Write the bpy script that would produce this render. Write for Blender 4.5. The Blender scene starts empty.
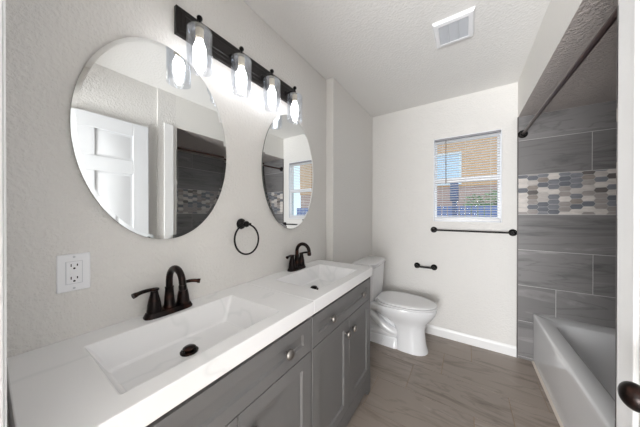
import bpy, bmesh, math, random
from mathutils import Vector, Matrix

S = bpy.context.scene
COL = S.collection
random.seed(7)

# ------------------------------------------------------------------ camera
cam_data = bpy.data.cameras.new('camera')
cam_data.sensor_fit = 'HORIZONTAL'
cam_data.sensor_width = 36.0
cam_data.lens = 221.798 * 36.0 / 640.0
cam_data.clip_start = 0.01
cam = bpy.data.objects.new('camera', cam_data)
COL.objects.link(cam)
_r = Vector((0.83615896, 0.54848645, 0.00089551))
_u = Vector((-0.00258558, 0.00230898, 0.99999399))
_f = Vector((-0.54848109, 0.83615625, -0.00334883))
cam.matrix_world = Matrix(((_r.x, _u.x, -_f.x, 1.01964),
                           (_r.y, _u.y, -_f.y, 0.0),
                           (_r.z, _u.z, -_f.z, 1.279376),
                           (0, 0, 0, 1)))
S.camera = cam

# ------------------------------------------------------------------ world, added fill light, bulb strength, exposure
world = bpy.data.worlds.new('sky')
S.world = world
world.use_nodes = True
wn = world.node_tree
bg = wn.nodes['Background']
bg.inputs['Color'].default_value = (0.80, 0.90, 1.0, 1)
bg.inputs['Strength'].default_value = 2.0

S.view_settings.view_transform = 'Standard'
S.view_settings.look = 'None'
S.view_settings.gamma = 1.0
S.view_settings.exposure = 0.17
try:
    S.view_settings.use_curve_mapping = False
except Exception:
    pass
S.cycles.use_denoising = True
S.cycles.max_bounces = 14
S.cycles.diffuse_bounces = 7
S.cycles.glossy_bounces = 6
S.cycles.transparent_max_bounces = 24
S.cycles.transmission_bounces = 8
S.cycles.caustics_reflective = False
S.cycles.caustics_refractive = False
S.cycles.sample_clamp_indirect = 6.0

BULB_STRENGTH = 19.0


def area_light(name, loc, direction, sx, sy, power, color):
    d = bpy.data.lights.new(name, 'AREA')
    d.shape = 'RECTANGLE'
    d.size, d.size_y = sx, sy
    d.energy = power
    d.color = color
    o = bpy.data.objects.new(name, d)
    o.location = loc
    o.rotation_euler = Vector(direction).to_track_quat('-Z', 'Y').to_euler()
    COL.objects.link(o)
    return o


area_light('hall_fill', (0.68, -2.0, 0.95), (0.06, 1.0, 0.50), 1.4, 1.5, 192.0, (0.98, 0.99, 1.0))  # added fill light brightening the room through the doorway; no lamp stands there

# ------------------------------------------------------------------ dimensions
H = 2.44            # ceiling
L = 2.6074          # back wall
W = 1.4057          # plane of the tub opening
ZS = 2.123          # underside of the tub soffit
AX = 2.285          # far (right) wall of the tub alcove
AY0 = 1.067         # near end wall of the tub alcove
STX, STY = 0.0723, 1.6488   # wall jog behind the toilet


# ------------------------------------------------------------------ materials
def lin(c):
    out = []
    for v in c:
        v = v / 255.0
        out.append(v / 12.92 if v <= 0.04045 else ((v + 0.055) / 1.055) ** 2.4)
    return (*out, 1.0)


def mat(name, color=(200, 200, 200), rough=0.5, metal=0.0, spec=0.5, coat=0.0):
    m = bpy.data.materials.new(name)
    m.use_nodes = True
    b = m.node_tree.nodes['Principled BSDF']
    b.inputs['Base Color'].default_value = lin(color)
    b.inputs['Roughness'].default_value = rough
    b.inputs['Metallic'].default_value = metal
    b.inputs['Specular IOR Level'].default_value = spec
    b.inputs['Coat Weight'].default_value = coat
    return m


def nd(m, t, **kw):
    n = m.node_tree.nodes.new(t)
    for k, v in kw.items():
        setattr(n, k, v)
    return n


def lk(m, a, b):
    m.node_tree.links.new(a, b)


def pos_node(m):
    return nd(m, 'ShaderNodeNewGeometry')


def plaster(name, color, scale=95.0, strength=0.35, dist=0.004, rough=0.65):
    """orange peel / knockdown drywall texture, as bump only"""
    m = mat(name, color, rough, spec=0.35)
    b = m.node_tree.nodes['Principled BSDF']
    g = pos_node(m)
    n1 = nd(m, 'ShaderNodeTexNoise')
    n1.inputs['Scale'].default_value = scale
    n1.inputs['Detail'].default_value = 2.5
    n1.inputs['Roughness'].default_value = 0.55
    lk(m, g.outputs['Position'], n1.inputs['Vector'])
    r = nd(m, 'ShaderNodeValToRGB')
    r.color_ramp.elements[0].position = 0.42
    r.color_ramp.elements[1].position = 0.62
    lk(m, n1.outputs['Fac'], r.inputs['Fac'])
    bp = nd(m, 'ShaderNodeBump')
    bp.inputs['Strength'].default_value = strength
    bp.inputs['Distance'].default_value = dist
    lk(m, r.outputs['Color'], bp.inputs['Height'])
    lk(m, bp.outputs['Normal'], b.inputs['Normal'])
    return m


def stone_tile(name, base, dark, light, vec_scale, rough, flat=False, warp=1.0, rot=0.0, tone=0.10):
    """streaky stone tile; each tile (mesh island) gets its own offset and tone"""
    m = mat(name, base, rough, spec=0.45)
    nt = m.node_tree
    b = nt.nodes['Principled BSDF']
    g = pos_node(m)
    sep = nd(m, 'ShaderNodeSeparateXYZ')
    lk(m, g.outputs['Position'], sep.inputs[0])
    comb = nd(m, 'ShaderNodeCombineXYZ')
    if flat:
        lk(m, sep.outputs['X'], comb.inputs['X'])
        lk(m, sep.outputs['Y'], comb.inputs['Y'])
    else:
        add = nd(m, 'ShaderNodeMath', operation='ADD')
        lk(m, sep.outputs['X'], add.inputs[0])
        lk(m, sep.outputs['Y'], add.inputs[1])
        lk(m, add.outputs[0], comb.inputs['X'])
        lk(m, sep.outputs['Z'], comb.inputs['Y'])
    mul = nd(m, 'ShaderNodeMath', operation='MULTIPLY')
    mul.inputs[1].default_value = 37.0
    lk(m, g.outputs['Random Per Island'], mul.inputs[0])
    lk(m, mul.outputs[0], comb.inputs['Z'])
    mp = nd(m, 'ShaderNodeMapping')
    mp.inputs['Rotation'].default_value = (0, 0, rot)
    mp.inputs['Scale'].default_value = (vec_scale[0], vec_scale[1], 1.0)
    lk(m, comb.outputs[0], mp.inputs['Vector'])
    n1 = nd(m, 'ShaderNodeTexNoise')
    n1.inputs['Scale'].default_value = 1.0
    n1.inputs['Detail'].default_value = 7.0
    n1.inputs['Roughness'].default_value = 0.62
    n1.inputs['Distortion'].default_value = warp
    lk(m, mp.outputs[0], n1.inputs['Vector'])
    r = nd(m, 'ShaderNodeValToRGB')
    e = r.color_ramp.elements
    e[0].position = 0.30
    e[0].color = lin(dark)
    e[1].position = 0.74
    e[1].color = lin(light)
    k = e.new(0.46)
    k.color = lin(base)
    k = e.new(0.60)
    k.color = lin(base)
    lk(m, n1.outputs['Fac'], r.inputs['Fac'])
    # thin dark veins
    n2 = nd(m, 'ShaderNodeTexNoise')
    n2.inputs['Scale'].default_value = 0.7
    n2.inputs['Detail'].default_value = 4.0
    n2.inputs['Distortion'].default_value = warp * 1.6
    lk(m, mp.outputs[0], n2.inputs['Vector'])
    r2 = nd(m, 'ShaderNodeValToRGB')
    e = r2.color_ramp.elements
    e[0].position = 0.475
    e[0].color = (1, 1, 1, 1)
    e[1].position = 0.525
    e[1].color = (1, 1, 1, 1)
    k = e.new(0.50)
    k.color = (0.55, 0.55, 0.56, 1)
    lk(m, n2.outputs['Fac'], r2.inputs['Fac'])
    mix = nd(m, 'ShaderNodeMixRGB', blend_type='MULTIPLY')
    mix.inputs['Fac'].default_value = 0.5
    lk(m, r.outputs['Color'], mix.inputs['Color1'])
    lk(m, r2.outputs['Color'], mix.inputs['Color2'])
    hsv = nd(m, 'ShaderNodeHueSaturation')
    mr = nd(m, 'ShaderNodeMapRange')
    mr.inputs['To Min'].default_value = 1.0 - tone
    mr.inputs['To Max'].default_value = 1.0 + tone
    lk(m, g.outputs['Random Per Island'], mr.inputs['Value'])
    lk(m, mr.outputs[0], hsv.inputs['Value'])
    lk(m, mix.outputs['Color'], hsv.inputs['Color'])
    lk(m, hsv.outputs['Color'], b.inputs['Base Color'])
    return m


def mosaic_mat():
    m = mat('mosaic_stone', (160, 160, 160), 0.3, spec=0.5)
    b = m.node_tree.nodes['Principled BSDF']
    g = pos_node(m)
    r = nd(m, 'ShaderNodeValToRGB')
    r.color_ramp.interpolation = 'CONSTANT'
    cols = [(0.0, (206, 200, 195)), (0.22, (111, 114, 121)), (0.40, (158, 152, 149)),
            (0.55, (128, 130, 136)), (0.68, (146, 138, 132)), (0.82, (188, 182, 178)), (0.93, (106, 101, 99))]
    e = r.color_ramp.elements
    e[0].position, e[0].color = 0.0, lin(cols[0][1])
    e[1].position, e[1].color = cols[1][0], lin(cols[1][1])
    for p, c in cols[2:]:
        k = e.new(p)
        k.color = lin(c)
    lk(m, g.outputs['Random Per Island'], r.inputs['Fac'])
    mp = nd(m, 'ShaderNodeMapping')
    mp.inputs['Scale'].default_value = (14, 14, 60)
    lk(m, g.outputs['Position'], mp.inputs['Vector'])
    n = nd(m, 'ShaderNodeTexNoise')
    n.inputs['Scale'].default_value = 1.0
    n.inputs['Detail'].default_value = 4.0
    n.inputs['Distortion'].default_value = 1.2
    lk(m, mp.outputs[0], n.inputs['Vector'])
    mr = nd(m, 'ShaderNodeMapRange')
    mr.inputs['From Min'].default_value = 0.3
    mr.inputs['From Max'].default_value = 0.7
    mr.inputs['To Min'].default_value = 0.84
    mr.inputs['To Max'].default_value = 1.12
    lk(m, n.outputs['Fac'], mr.inputs['Value'])
    hsv = nd(m, 'ShaderNodeHueSaturation')
    lk(m, mr.outputs[0], hsv.inputs['Value'])
    lk(m, r.outputs['Color'], hsv.inputs['Color'])
    lk(m, hsv.outputs['Color'], b.inputs['Base Color'])
    return m


def quartz_mat():
    m = mat('white_quartz', (236, 236, 236), 0.22, spec=0.5)
    b = m.node_tree.nodes['Principled BSDF']
    g = pos_node(m)
    n = nd(m, 'ShaderNodeTexNoise')
    n.inputs['Scale'].default_value = 1.3
    n.inputs['Detail'].default_value = 3.0
    n.inputs['Distortion'].default_value = 1.0
    lk(m, g.outputs['Position'], n.inputs['Vector'])
    r = nd(m, 'ShaderNodeValToRGB')
    e = r.color_ramp.elements
    c0 = lin((237, 237, 238))
    e[0].position, e[0].color = 0.485, c0
    e[1].position, e[1].color = 0.515, c0
    k = e.new(0.50)
    k.color = lin((229, 230, 231))
    lk(m, n.outputs['Fac'], r.inputs['Fac'])
    lk(m, r.outputs['Color'], b.inputs['Base Color'])
    return m


def bronze_mat(name='oil_rubbed_bronze', rough=0.3):
    """near-black bronze with copper showing through at worn spots"""
    m = mat(name, (34, 28, 27), rough, metal=0.85, spec=0.5)
    b = m.node_tree.nodes['Principled BSDF']
    g = pos_node(m)
    n = nd(m, 'ShaderNodeTexNoise')
    n.inputs['Scale'].default_value = 30.0
    n.inputs['Detail'].default_value = 3.0
    lk(m, g.outputs['Position'], n.inputs['Vector'])
    r = nd(m, 'ShaderNodeValToRGB')
    e = r.color_ramp.elements
    e[0].position, e[0].color = 0.5, lin((33, 28, 27))
    e[1].position, e[1].color = 0.78, lin((78, 48, 38))
    lk(m, n.outputs['Fac'], r.inputs['Fac'])
    lk(m, r.outputs['Color'], b.inputs['Base Color'])
    return m


def thin_glass(name, tint=(250, 252, 252), gloss=1.0, base=0.04, edge=0.55, rough=0.0):
    """thin clear glass: see-through, reflecting more at grazing angles"""
    m = bpy.data.materials.new(name)
    m.use_nodes = True
    nt = m.node_tree
    nt.nodes.clear()
    out = nt.nodes.new('ShaderNodeOutputMaterial')
    tr = nt.nodes.new('ShaderNodeBsdfTransparent')
    tr.inputs['Color'].default_value = lin(tint)
    gl = nt.nodes.new('ShaderNodeBsdfGlossy')
    gl.inputs['Roughness'].default_value = rough
    gl.inputs['Color'].default_value = (gloss, gloss, gloss, 1)
    lw = nt.nodes.new('ShaderNodeLayerWeight')
    lw.inputs['Blend'].default_value = 0.25
    mr = nt.nodes.new('ShaderNodeMapRange')
    mr.inputs['To Min'].default_value = base
    mr.inputs['To Max'].default_value = edge
    nt.links.new(lw.outputs['Facing'], mr.inputs['Value'])
    mix = nt.nodes.new('ShaderNodeMixShader')
    nt.links.new(mr.outputs[0], mix.inputs['Fac'])
    nt.links.new(tr.outputs[0], mix.inputs[1])
    nt.links.new(gl.outputs[0], mix.inputs[2])
    nt.links.new(mix.outputs[0], out.inputs['Surface'])
    return m


def emit_mat(name, color, strength):
    m = bpy.data.materials.new(name)
    m.use_nodes = True
    nt = m.node_tree
    nt.nodes.clear()
    out = nt.nodes.new('ShaderNodeOutputMaterial')
    em = nt.nodes.new('ShaderNodeEmission')
    em.inputs['Color'].default_value = lin(color)
    em.inputs['Strength'].default_value = strength
    nt.links.new(em.outputs[0], out.inputs['Surface'])
    return m


def leaf_mat(name, c1, c2):
    m = mat(name, c1, 0.6)
    b = m.node_tree.nodes['Principled BSDF']
    g = pos_node(m)
    r = nd(m, 'ShaderNodeValToRGB')
    r.color_ramp.elements[0].color = lin(c1)
    r.color_ramp.elements[1].color = lin(c2)
    lk(m, g.outputs['Random Per Island'], r.inputs['Fac'])
    lk(m, r.outputs['Color'], b.inputs['Base Color'])
    return m


M = dict(
    wall=plaster('wall_paint', (222, 220, 217), 80, 0.34, 0.0045),
    wall_white=plaster('wall_paint_alcove', (228, 226, 222), 90, 0.15),
    ceiling=plaster('ceiling_paint', (228, 227, 225), 70, 0.30),
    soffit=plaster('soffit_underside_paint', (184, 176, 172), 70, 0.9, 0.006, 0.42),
    trim=mat('trim_white', (236, 236, 236), 0.35),
    door=mat('door_white', (218, 220, 223), 0.35),
    tile=stone_tile('grey_wall_tile', (126, 124, 124), (92, 91, 92), (160, 158, 157), (1.2, 7.5), 0.42, warp=1.0, rot=0.13),
    floor=stone_tile('taupe_floor_tile', (148, 137, 128), (118, 107, 99), (172, 161, 152), (1.5, 7.5), 0.38, True, 1.0, 0.25, 0.05),
    grout=mat('wall_grout', (196, 194, 192), 0.8),
    floor_grout=mat('floor_grout', (142, 118, 94), 0.8),
    mosaic=mosaic_mat(),
    edge=mat('metal_edge_trim', (92, 88, 86), 0.35, 0.6),
    quartz=quartz_mat(),
    cab=mat('grey_cabinet_paint', (108, 107, 107), 0.42, spec=0.45),
    cab_in=mat('cabinet_inside', (40, 38, 36), 0.8),
    nickel=mat('brushed_nickel_dark', (138, 134, 130), 0.40, 1.0),
    bronze=bronze_mat(),
    black=mat('matte_black_metal', (26, 24, 24), 0.38, 0.6),
    rod=mat('bronze_rod', (66, 48, 44), 0.3, 0.8),
    barwood=mat('dark_bronze_bar', (26, 22, 21), 0.4, 0.3),
    porcelain=mat('white_porcelain', (232, 233, 235), 0.12, spec=0.6, coat=0.3),
    seat=mat('white_toilet_seat', (234, 234, 235), 0.22),
    acrylic=mat('white_acrylic', (226, 227, 229), 0.16, spec=0.5, coat=0.2),
    plastic=mat('white_plastic', (234, 235, 238), 0.35),
    slot=mat('dark_slot', (30, 30, 30), 0.6),
    grey_plastic=mat('light_grey_plastic', (196, 199, 204), 0.45),
    vent_back=mat('vent_shadow_grey', (120, 122, 126), 0.7),
    mirror=mat('mirror_silver', (242, 244, 244), 0.0, 1.0),
    mirror_back=mat('mirror_back', (120, 124, 122), 0.5),
    shade=thin_glass('clear_shade_glass', (247, 249, 252), 1.0, 0.13, 0.34),
    pane=thin_glass('window_pane', (235, 243, 245), 0.5, 0.001, 0.05),
    bulb=emit_mat('bulb_glow', (255, 251, 247), BULB_STRENGTH),
    socket=mat('cream_socket', (240, 226, 200), 0.5),
    vinyl=mat('white_vinyl', (232, 234, 238), 0.3),
    blind=mat('white_blind', (226, 224, 224), 0.4),
    wand=mat('tan_wand', (120, 96, 78), 0.4),
    headrail=mat('headrail', (150, 150, 154), 0.4),
    ext_wall=mat('tan_siding', (224, 170, 124), 0.8),
    ext_eave=mat('tan_eave', (205, 150, 98), 0.8),
    ext_brick=mat('pinkish_brick', (196, 158, 146), 0.85),
    ext_window=mat('pale_house_window', (205, 222, 240), 0.2),
    ext_fence=mat('blue_grey_fence', (120, 132, 178), 0.8),
    ext_bin=mat('blue_grey_bin', (84, 92, 128), 0.5),
    ground=mat('dry_ground', (150, 140, 120), 0.9),
    leaf=leaf_mat('bush_leaves', (96, 128, 82), (168, 190, 140)),
    bark=mat('bark', (90, 72, 58), 0.9),
    roof=mat('roof_shingle', (110, 98, 92), 0.9),
    caulk=mat('caulk', (206, 198, 188), 0.6),
)


# ------------------------------------------------------------------ mesh helpers
def add_box(bm, x0, x1, y0, y1, z0, z1, mi=0):
    vs = [bm.verts.new(p) for p in ((x0, y0, z0), (x1, y0, z0), (x1, y1, z0), (x0, y1, z0),
                                    (x0, y0, z1), (x1, y0, z1), (x1, y1, z1), (x0, y1, z1))]
    for f in ((0, 3, 2, 1), (4, 5, 6, 7), (0, 1, 5, 4), (1, 2, 6, 5), (2, 3, 7, 6), (3, 0, 4, 7)):
        fc = bm.faces.new([vs[i] for i in f])
        fc.material_index = mi
    return vs


def loft(bm, rings, cap0=True, cap1=True, mi=0, closed=True):
    vr = [[bm.verts.new(p) for p in r] for r in rings]
    n = len(vr[0])
    for a, b in zip(vr[:-1], vr[1:]):
        for i in range(n if closed else n - 1):
            j = (i + 1) % n
            f = bm.faces.new((a[i], a[j], b[j], b[i]))
            f.material_index = mi
    if cap0:
        bm.faces.new(list(reversed(vr[0]))).material_index = mi
    if cap1:
        bm.faces.new(vr[-1]).material_index = mi
    return vr


def frame_of(axis):
    a = Vector(axis).normalized()
    h = Vector((0, 0, 1)) if abs(a.z) < 0.9 else Vector((1, 0, 0))
    u = a.cross(h).normalized()
    v = a.cross(u).normalized()
    return a, u, v


def lathe(bm, prof, origin=(0, 0, 0), axis=(0, 0, 1), seg=24, cap0=True, cap1=True, mi=0, su=1.0, sv=1.0):
    """prof: list of (radius, distance along axis)"""
    a, u, v = frame_of(axis)
    o = Vector(origin)
    rings = []
    for r, h in prof:
        r = max(r, 1e-5)
        rings.append([o + a * h + u * (r * su * math.cos(2 * math.pi * i / seg)) - v * (r * sv * math.sin(2 * math.pi * i / seg))
                      for i in range(seg)])
    loft(bm, rings, cap0, cap1, mi)


def tube(bm, pts, rad, seg=14, caps=True, mi=0, closed=False):
    pts = [Vector(p) for p in pts]
    n = len(pts)
    if not hasattr(rad, '__len__'):
        rad = [rad] * n
    tang = []
    for i in range(n):
        if closed:
            t = pts[(i + 1) % n] - pts[i - 1]
        else:
            t = pts[min(i + 1, n - 1)] - pts[max(i - 1, 0)]
        tang.append(t.normalized())
    _, u, _ = frame_of(tang[0])
    rings = []
    for i in range(n):
        t = tang[i]
        u = (u - t * u.dot(t)).normalized()
        v = t.cross(u)
        rings.append([pts[i] + (u * math.cos(2 * math.pi * k / seg) + v * math.sin(2 * math.pi * k / seg)) * rad[i]
                      for k in range(seg)])
    if closed:
        rings.append(rings[0])
        vr = [[bm.verts.new(p) for p in r] for r in rings[:-1]]
        vr.append(vr[0])
        for a, b in zip(vr[:-1], vr[1:]):
            for i in range(seg):
                j = (i + 1) % seg
                bm.faces.new((a[i], a[j], b[j], b[i])).material_index = mi
    else:
        loft(bm, rings, caps, caps, mi)


def smooth_path(pts, n=6):
    """Catmull-Rom through the points"""
    P = [Vector(p) for p in pts]
    out = []
    for i in range(len(P) - 1):
        p0 = P[max(i - 1, 0)]
        p1, p2 = P[i], P[i + 1]
        p3 = P[min(i + 2, len(P) - 1)]
        for k in range(n):
            t = k / n
            out.append(0.5 * ((2 * p1) + (p2 - p0) * t + (2 * p0 - 5 * p1 + 4 * p2 - p3) * t * t + (3 * p1 - p0 - 3 * p2 + p3) * t ** 3))
    out.append(P[-1])
    return out


def world_of(o):
    p = Vector((0, 0, 0))
    while o is not None:
        p = p + Vector(o.location)
        o = o.parent
    return p


def obj(name, bm, mats, parent=None, origin=(0, 0, 0), bevel=0.0, smooth=False, seg=2, angle=35):
    """link bm (in room coordinates) as ONE mesh object; its origin is the parent's or the given one"""
    bmesh.ops.recalc_face_normals(bm, faces=bm.faces)
    off = world_of(parent) if parent is not None else Vector(origin)
    for v in bm.verts:
        v.co -= off
    me = bpy.data.meshes.new(name)
    bm.to_mesh(me)
    bm.free()
    if not isinstance(mats, (list, tuple)):
        mats = [mats]
    for m_ in mats:
        me.materials.append(m_)
    o = bpy.data.objects.new(name, me)
    COL.objects.link(o)
    if parent is not None:
        o.parent = parent
    else:
        o.location = off
    if bevel > 0:
        bv = o.modifiers.new('bevel', 'BEVEL')
        bv.width = bevel
        bv.segments = seg
        bv.limit_method = 'ANGLE'
        bv.angle_limit = math.radians(40)
        bv.harden_normals = False
    if smooth or bevel > 0:
        me.shade_smooth()
        try:
            me.set_sharp_from_angle(angle=math.radians(angle if smooth else 30))
        except Exception:
            pass
    return o


def tag(o, label=None, cat=None, group=None, kind=None):
    if label:
        o['label'] = label
    if cat:
        o['category'] = cat
    if group:
        o['group'] = group
    if kind:
        o['kind'] = kind
    return o


def thing(name, loc, label=None, cat=None, group=None, kind=None):
    o = bpy.data.objects.new(name, None)
    o.empty_display_size = 0.05
    o.location = loc
    COL.objects.link(o)
    return tag(o, label, cat, group, kind)


def struct(name, bm, m, label, cat, origin=(0, 0, 0), **kw):
    return tag(obj(name, bm, m, None, origin, **kw), label, cat, None, 'structure')


def copy_tree(o, loc=None, parent=None):
    c = o.copy()
    COL.objects.link(c)
    if parent is not None:
        c.parent = parent
    if loc is not None:
        c.location = loc
    for ch in [x for x in COL.objects if x.parent == o]:
        copy_tree(ch, None, c)
    return c


def B():
    return bmesh.new()


# ================================================================== SETTING
# floor: 12x24 tiles in a one-third running bond, one mesh (tiles over a grout bed)
bm = B()
add_box(bm, -0.35, 2.5, -4.3, 2.75, -0.06, -0.0025, 1)
g = 0.0018
row = 0
y = 1.692 - 19 * 0.3065
while y < 2.72:
    k = round((y - 1.692) / 0.3065)
    x = 0.657 + 0.205 * k
    x = x - math.floor((x + 0.4) / 0.615) * 0.615 - 0.615
    while x < 2.45:
        xa, xb = max(x + g, -0.35), min(x + 0.615 - g, 2.5)
        ya, yb = max(y + g, -4.25), min(y + 0.3065 - g, 2.74)
        if xb - xa > 0.01 and yb - ya > 0.01:
            add_box(bm, xa, xb, ya, yb, -0.0085, 0.0, 0)
        x += 0.615
    y += 0.3065
struct('floor', bm, [M['floor'], M['floor_grout']], 'taupe streaky stone-look floor tiles with tan grout lines', 'floor')

bm = B()
add_box(bm, -0.35, 2.5, -4.3, L + 0.14, H, H + 0.1)
struct('ceiling', bm, M['ceiling'], 'white lightly textured ceiling', 'ceiling')

# left wall with the jog behind the toilet
bm = B()
add_box(bm, -0.12, 0.0, -0.115, L + 0.12, 0, H)
add_box(bm, 0.0, STX, STY, L, 0, H)
struct('wall_left', bm, M['wall'], 'textured off-white wall behind the mirrors and vanity', 'wall', bevel=0.004)

# back wall with the window hole
WX0, WX1, WZ0, WZ1 = 0.737, 1.298, 1.19, 2.05
bm = B()
add_box(bm, 0.0, WX0, L, L + 0.12, 0, H)
add_box(bm, WX1, 2.5, L, L + 0.12, 0, H)
add_box(bm, WX0, WX1, L, L + 0.12, 0, WZ0)
add_box(bm, WX0, WX1, L, L + 0.12, WZ1, H)
struct('wall_back', bm, M['wall'], 'textured off-white wall around the window', 'wall')

# front wall with the doorway the camera stands in
DX0, DX1, DH = 0.562, 1.398, 2.06
bm = B()
add_box(bm, -0.12, DX0, -0.115, 0.003, 0, H)
add_box(bm, DX1, 2.5, -0.115, 0.003, 0, H)
add_box(bm, DX0, DX1, -0.115, 0.003, DH, H)
struct('wall_front', bm, M['wall'], 'off-white wall with the doorway beside the vanity', 'wall')

# right wall behind the open door, and the end of the tub alcove
bm = B()
add_box(bm, 1.418, 1.54, 0.003, 0.90, 0, H)
add_box(bm, W, 2.5, 0.90, AY0 - 0.012, 0, H)
struct('wall_right', bm, M['wall'], 'off-white textured wall behind the open door', 'wall')

# soffit over the tub: white face, grey textured underside
bm = B()
vs = add_box(bm, W, 2.5, AY0 - 0.012, L, ZS, H, 0)
bm.faces.ensure_lookup_table()
for f in bm.faces:
    if all(abs(v.co.z - ZS) < 1e-5 for v in f.verts):
        f.material_index = 1
struct('wall_soffit', bm, [M['wall_white'], M['soffit']], 'white soffit face above the tub with grey textured underside', 'wall')

bm = B()
add_box(bm, AX + 0.012, 2.5, AY0 - 0.012, L, 0, ZS)
struct('wall_alcove', bm, M['grout'], 'long tiled wall behind the bathtub', 'wall')

# --- tile cladding of the three alcove walls (one mesh per wall) + mosaic band
ROWS = [(0.0, 0.022), (0.022, 0.333), (0.333, 0.645), (0.645, 0.957), (0.957, 1.266), (1.610, 1.912), (1.912, ZS)]
OFFS = {1: 1.408, 2: 1.645, 3: 1.847, 4: 2.016, 5: 1.840, 6: 2.021, 0: 1.409}


def clad(to3, u0, u1, name, parent_name, label, phase=0.0):
    """to3(u, depth, z): depth 0 = wall, positive = into the alcove"""
    def bx(bm_, a, b, d0, d1, z0, z1, mi):
        p = to3(a, d0, z0)
        q = to3(b, d1, z1)
        add_box(bm_, min(p[0], q[0]), max(p[0], q[0]), min(p[1], q[1]), max(p[1], q[1]), z0, z1, mi)
    bm_ = B()
    bx(bm_, u0, u1, 0.0, 0.0085, 0, ZS, 1)
    gg = 0.0022
    for i, (z0, z1) in enumerate(ROWS):
        o_ = OFFS[i] + phase
        k0 = math.floor((u0 - o_) / 0.613) - 1
        a = o_ + k0 * 0.613
        while a < u1:
            xa, xb = max(a + gg, u0), min(a + 0.613 - gg, u1)
            if xb - xa > 0.004:
                bx(bm_, xa, xb, 0.004, 0.012, z0 + gg, z1 - gg, 0)
            a += 0.613
    t_ = tag(obj(name, bm_, [M['tile'], M['grout']]), label, 'wall tile', None, 'structure')
    # picket mosaic band
    bm_ = B()
    pitch, hh, tip = 0.0640, 0.0415, 0.0125
    z0b, z1b = 1.268, 1.608
    c = math.floor((u0 - 1.438) / pitch) - 1
    uu = 1.438 + c * pitch
    gp = 0.0013
    while uu < u1 + pitch:
        zc = z0b - hh + (hh / 2 if c % 2 else 0.0)
        while zc < z1b + hh:
            hw = pitch / 2 + tip / 2 - gp
            bw = pitch / 2 - tip / 2 - gp * 0.4
            hz = hh / 2 - gp
            poly = [(-hw, 0), (-bw, -hz), (bw, -hz), (hw, 0), (bw, hz), (-bw, hz)]
            pts = []
            for pu, pz in poly:
                pts.append((min(max(uu + pu, u0), u1), min(max(zc + pz, z0b), z1b)))
            us = [p[0] for p in pts]
            zs = [p[1] for p in pts]
            if max(us) - min(us) > 0.004 and max(zs) - min(zs) > 0.004:
                r0 = [to3(p[0], 0.006, p[1]) for p in pts]
                r1 = [to3(p[0], 0.0115, p[1]) for p in pts]
                loft(bm_, [r0, r1], False, True)
            zc += hh
        uu += pitch
        c += 1
    obj('mosaic_band', bm_, M['mosaic'], t_)
    return t_


clad(lambda u, d, z: (u, L - d, z), W, AX, 'wall_tile_back', None, 'dark grey tiled end wall of the tub with a picket mosaic band below the rod')
clad(lambda u, d, z: (AX + 0.012 - d, u, z), AY0, L - 0.012, 'wall_tile_side', None, 'long grey tiled wall behind the tub with mosaic band', 0.25)
clad(lambda u, d, z: (u, AY0 - 0.012 + d, z), W, AX, 'wall_tile_near', None, 'grey tiled end wall of the tub nearest the door', 0.0)

bm = B()
add_box(bm, W - 0.004, W + 0.003, L - 0.0145, L, 0.0, ZS)
struct('trim_1', bm, M['edge'], 'thin grey metal edge trim at the left of the tile', 'trim')
bm = B()   # casing at the near end of the tub opening
add_box(bm, W - 0.012, W - 0.0003, 0.949, 1.029, 0.0, ZS + 0.01)
struct('trim_2', bm, M['trim'], 'flat white vertical trim board at the near end of the tub', 'trim', bevel=0.003)
bm = B()   # left door casing, seen edge-on beside the camera
add_box(bm, 0.497, DX0, 0.003, 0.0135, 0.0, DH + 0.06)
add_box(bm, 0.512, DX0 - 0.012, 0.0135, 0.0165, 0.0, DH + 0.045)
add_box(bm, DX0, DX0 + 0.016, -0.115, 0.006, 0.0, DH)
struct('trim_3', bm, M['trim'], 'white door casing at the left edge beside the counter', 'trim', bevel=0.005)
bm = B()
add_box(bm, 0.497, DX1 - 0.03, 0.003, 0.018, DH, DH + 0.06)
struct('trim_4', bm, M['trim'], 'white head casing above the doorway', 'trim', bevel=0.004)

# baseboards
def baseboard(name, x0, x1, y0, y1, label, face):
    bm_ = B()
    hb = 0.092
    if face == 'y-':
        prof = [(0, 0), (-0.014, 0), (-0.014, hb - 0.022), (-0.009, hb - 0.008), (-0.005, hb), (0, hb)]
        rings = [[(xx, y1 + d, z) for d, z in prof] for xx in (x0, x1)]
    else:
        prof = [(0, 0), (0.014, 0), (0.014, hb - 0.022), (0.009, hb - 0.008), (0.005, hb), (0, hb)]
        rings = [[(x0 + d, yy, z) for d, z in prof] for yy in (y0, y1)]
    loft(bm_, rings)
    return struct(name, bm_, M['trim'], label, 'baseboard')


baseboard('baseboard_back', STX + 0.015, W - 0.005, 0, L, 'white baseboard along the wall under the window', 'y-')
baseboard('baseboard_left', STX, 0, STY + 0.002, L - 0.001, 'white baseboard on the wall behind the toilet', 'x+')

# --- hall behind the camera (only seen by the light)
bm = B()
add_box(bm, -0.35, 2.5, -4.3, -4.2, 0, H)
add_box(bm, -0.45, -0.35, -4.3, -0.115, 0, H)
add_box(bm, 2.4, 2.5, -4.2, -0.115, 0, H)
add_box(bm, -0.35, -0.12, -0.115, 0.0, 0, H)
struct('wall_hall', bm, M['wall_white'], 'white hall wall behind the camera', 'wall')

# --- window: single hung, white vinyl
win = thing('window_1', (0.0, L, WZ0), 'white single-hung window on the back wall', 'window', None, 'structure')


def rect_frame(bm_, x0, x1, z0, z1, y0, y1, w, wt=None, wb=None):
    wt = w if wt is None else wt
    wb = w if wb is None else wb
    add_box(bm_, x0, x0 + w, y0, y1, z0, z1)
    add_box(bm_, x1 - w, x1, y0, y1, z0, z1)
    add_box(bm_, x0 + w, x1 - w, y0, y1, z1 - wt, z1)
    add_box(bm_, x0 + w, x1 - w, y0, y1, z0, z0 + wb)


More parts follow.
